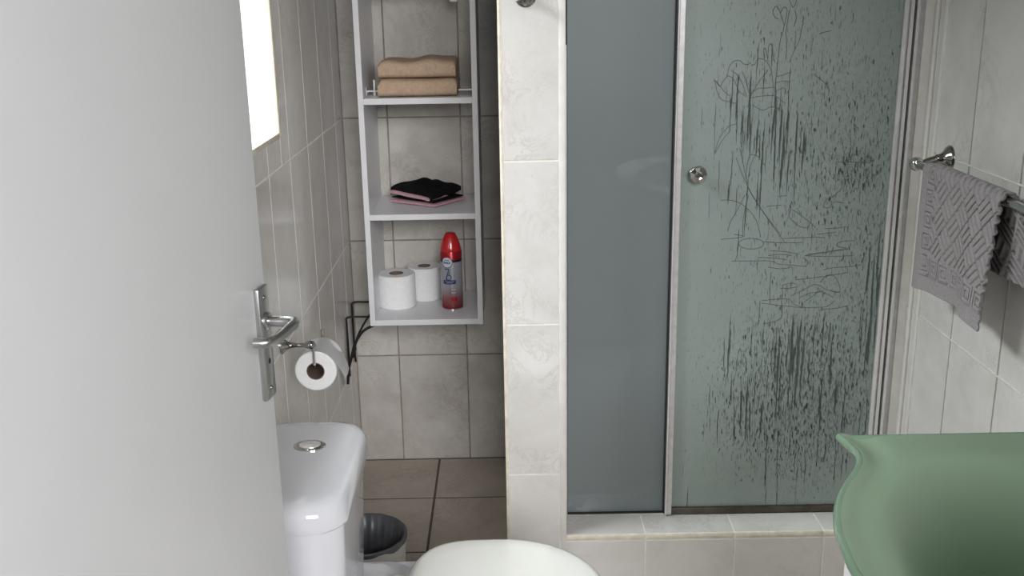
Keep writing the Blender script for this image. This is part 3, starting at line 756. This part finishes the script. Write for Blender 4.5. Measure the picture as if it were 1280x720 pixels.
for i in range(NA):
    for j in range(NB): bm.faces.new((tw[i][j], tw[i+1][j], tw[i+1][j+1], tw[i][j+1]))
bmesh.ops.recalc_face_normals(bm, faces=bm.faces)
tw_o = obj('hand_towel', bm, 'grey_cloth', None, 70, at=(RLX, 1.97, RLZ))
sm = tw_o.modifiers.new('thickness', 'SOLIDIFY'); sm.thickness = .0042; sm.offset = 0
tag(tw_o, 'grey hand towel with raised geometric pattern draped over the rail', 'towel')

# ------------------------------------------------------------------ green glass basin on a white vanity
BZ = .84; YC, HWB = 1.05, .375
ctrl = [(.375, .491), (.345, .497), (.310, .500), (.280, .493), (.240, .468), (.200, .442), (.150, .419), (.09, .402), (0, .393)]
def front_x(y):
    d = abs(y-YC)
    for (d1, x1), (d0, x0) in zip(ctrl, ctrl[1:]):
        if d0 <= d <= d1+1e-6:
            t = (d-d0)/(d1-d0); return x0+(x1-x0)*t
    return ctrl[0][1]
ys = [YC+HWB*math.sin(math.pi/2*(2*j/72-1))*1.0 for j in range(73)]
fx = [front_x(y) for y in ys]
for _ in range(2): fx = [fx[0]]+[(fx[k-1]+2*fx[k]+fx[k+1])/4 for k in range(1, 72)]+[fx[-1]]
def sst(a, b, x): t = max(0, min(1, (x-a)/(b-a))); return t*t*(3-2*t)
NU = 60
def basin_z(x, y, u, v):
    d = math.sqrt(((x-.655)/.235)**2+((y-YC)/.315)**2)
    z = BZ-.135*(1-sst(.22, 1.0, d))
    z += .004*sst(.05, .0, u) - .006*math.exp(-((u-.07)/.04)**2)*sst(.0, .1, v)*sst(.0, .1, 1-v)
    return z
bs = thing('wash_basin', (XR, YC, BZ), 'green glass wash basin with wavy front edge on the white vanity', 'basin')
bm = B(); tp, bt = [], []
for j, y in enumerate(ys):
    r1, r2 = [], []
    for i in range(NU+1):
        u = (i/NU)**1.25; x = fx[j]+(XR-.001-fx[j])*u; z = basin_z(x, y, u, j/72)
        r1.append(bm.verts.new((x, y, z))); r2.append(bm.verts.new((x+(.004 if i == 0 else 0), y+(.002 if j == 0 else -.002 if j == 72 else 0), z-.011)))
    tp.append(r1); bt.append(r2)
for j in range(72):
    for i in range(NU):
        bm.faces.new((tp[j][i], tp[j+1][i], tp[j+1][i+1], tp[j][i+1])); bm.faces.new((bt[j][i+1], bt[j+1][i+1], bt[j+1][i], bt[j][i]))
obj('glass_bowl', bm, 'green_glass', bs, 80)
bm = B()
edge = [(j, 0) for j in range(73)]+[(72, i) for i in range(1, NU+1)]; edge = [(0, i) for i in range(NU, 0, -1)]+edge
rings = []
for k, (j, i) in enumerate(edge):
    u = (i/NU)**1.25; x = fx[j]+(XR-.001-fx[j])*u; y = ys[j]; z = basin_z(x, y, u, j/72)-.0055
    rings.append(Vector((x, y, z)))
tube(bm, rings, .0062, 10)
obj('polished_rim', bm, 'green_glass_edge', bs, 60)
vn = thing('vanity_cabinet', (.70, YC, 0), 'white vanity cabinet under the green glass basin', 'cabinet')
vx, vy0, vy1 = .478, 2*YC-1.325, 1.325
obj('cabinet_body', box(B(), vx+.018, XR-.002, vy0, vy1, .0, .690, .002), 'vanity_white', vn)
for a, b in ((vy0+.001, YC-.0015), (YC+.0015, vy1-.001)):
    d_ = obj('cabinet_door', box(B(), vx, vx+.017, a, b, .08, .689, .002), 'vanity_white', vn)
    yy = YC-.03 if a < YC-.1 else YC+.03
    obj('knob', lathe(B(), (vx+.001, yy, .60), -X, [(.006, 0), (.005, .010), (.012, .016), (.012, .022), (.005, .025)], 16), 'chrome', d_, 40)
obj('top_rail', box(B(), vx, vx+.017, vy0+.001, vy1-.001, .691, .782, .002), 'vanity_white', vn)
obj('side_panel', box(B(), vx+.017, XR-.002, vy1-.016, vy1, .690, .802, .001), 'vanity_white', vn)
obj('side_panel', box(B(), vx+.017, XR-.002, vy0, vy0+.016, .690, .802, .001), 'vanity_white', vn)
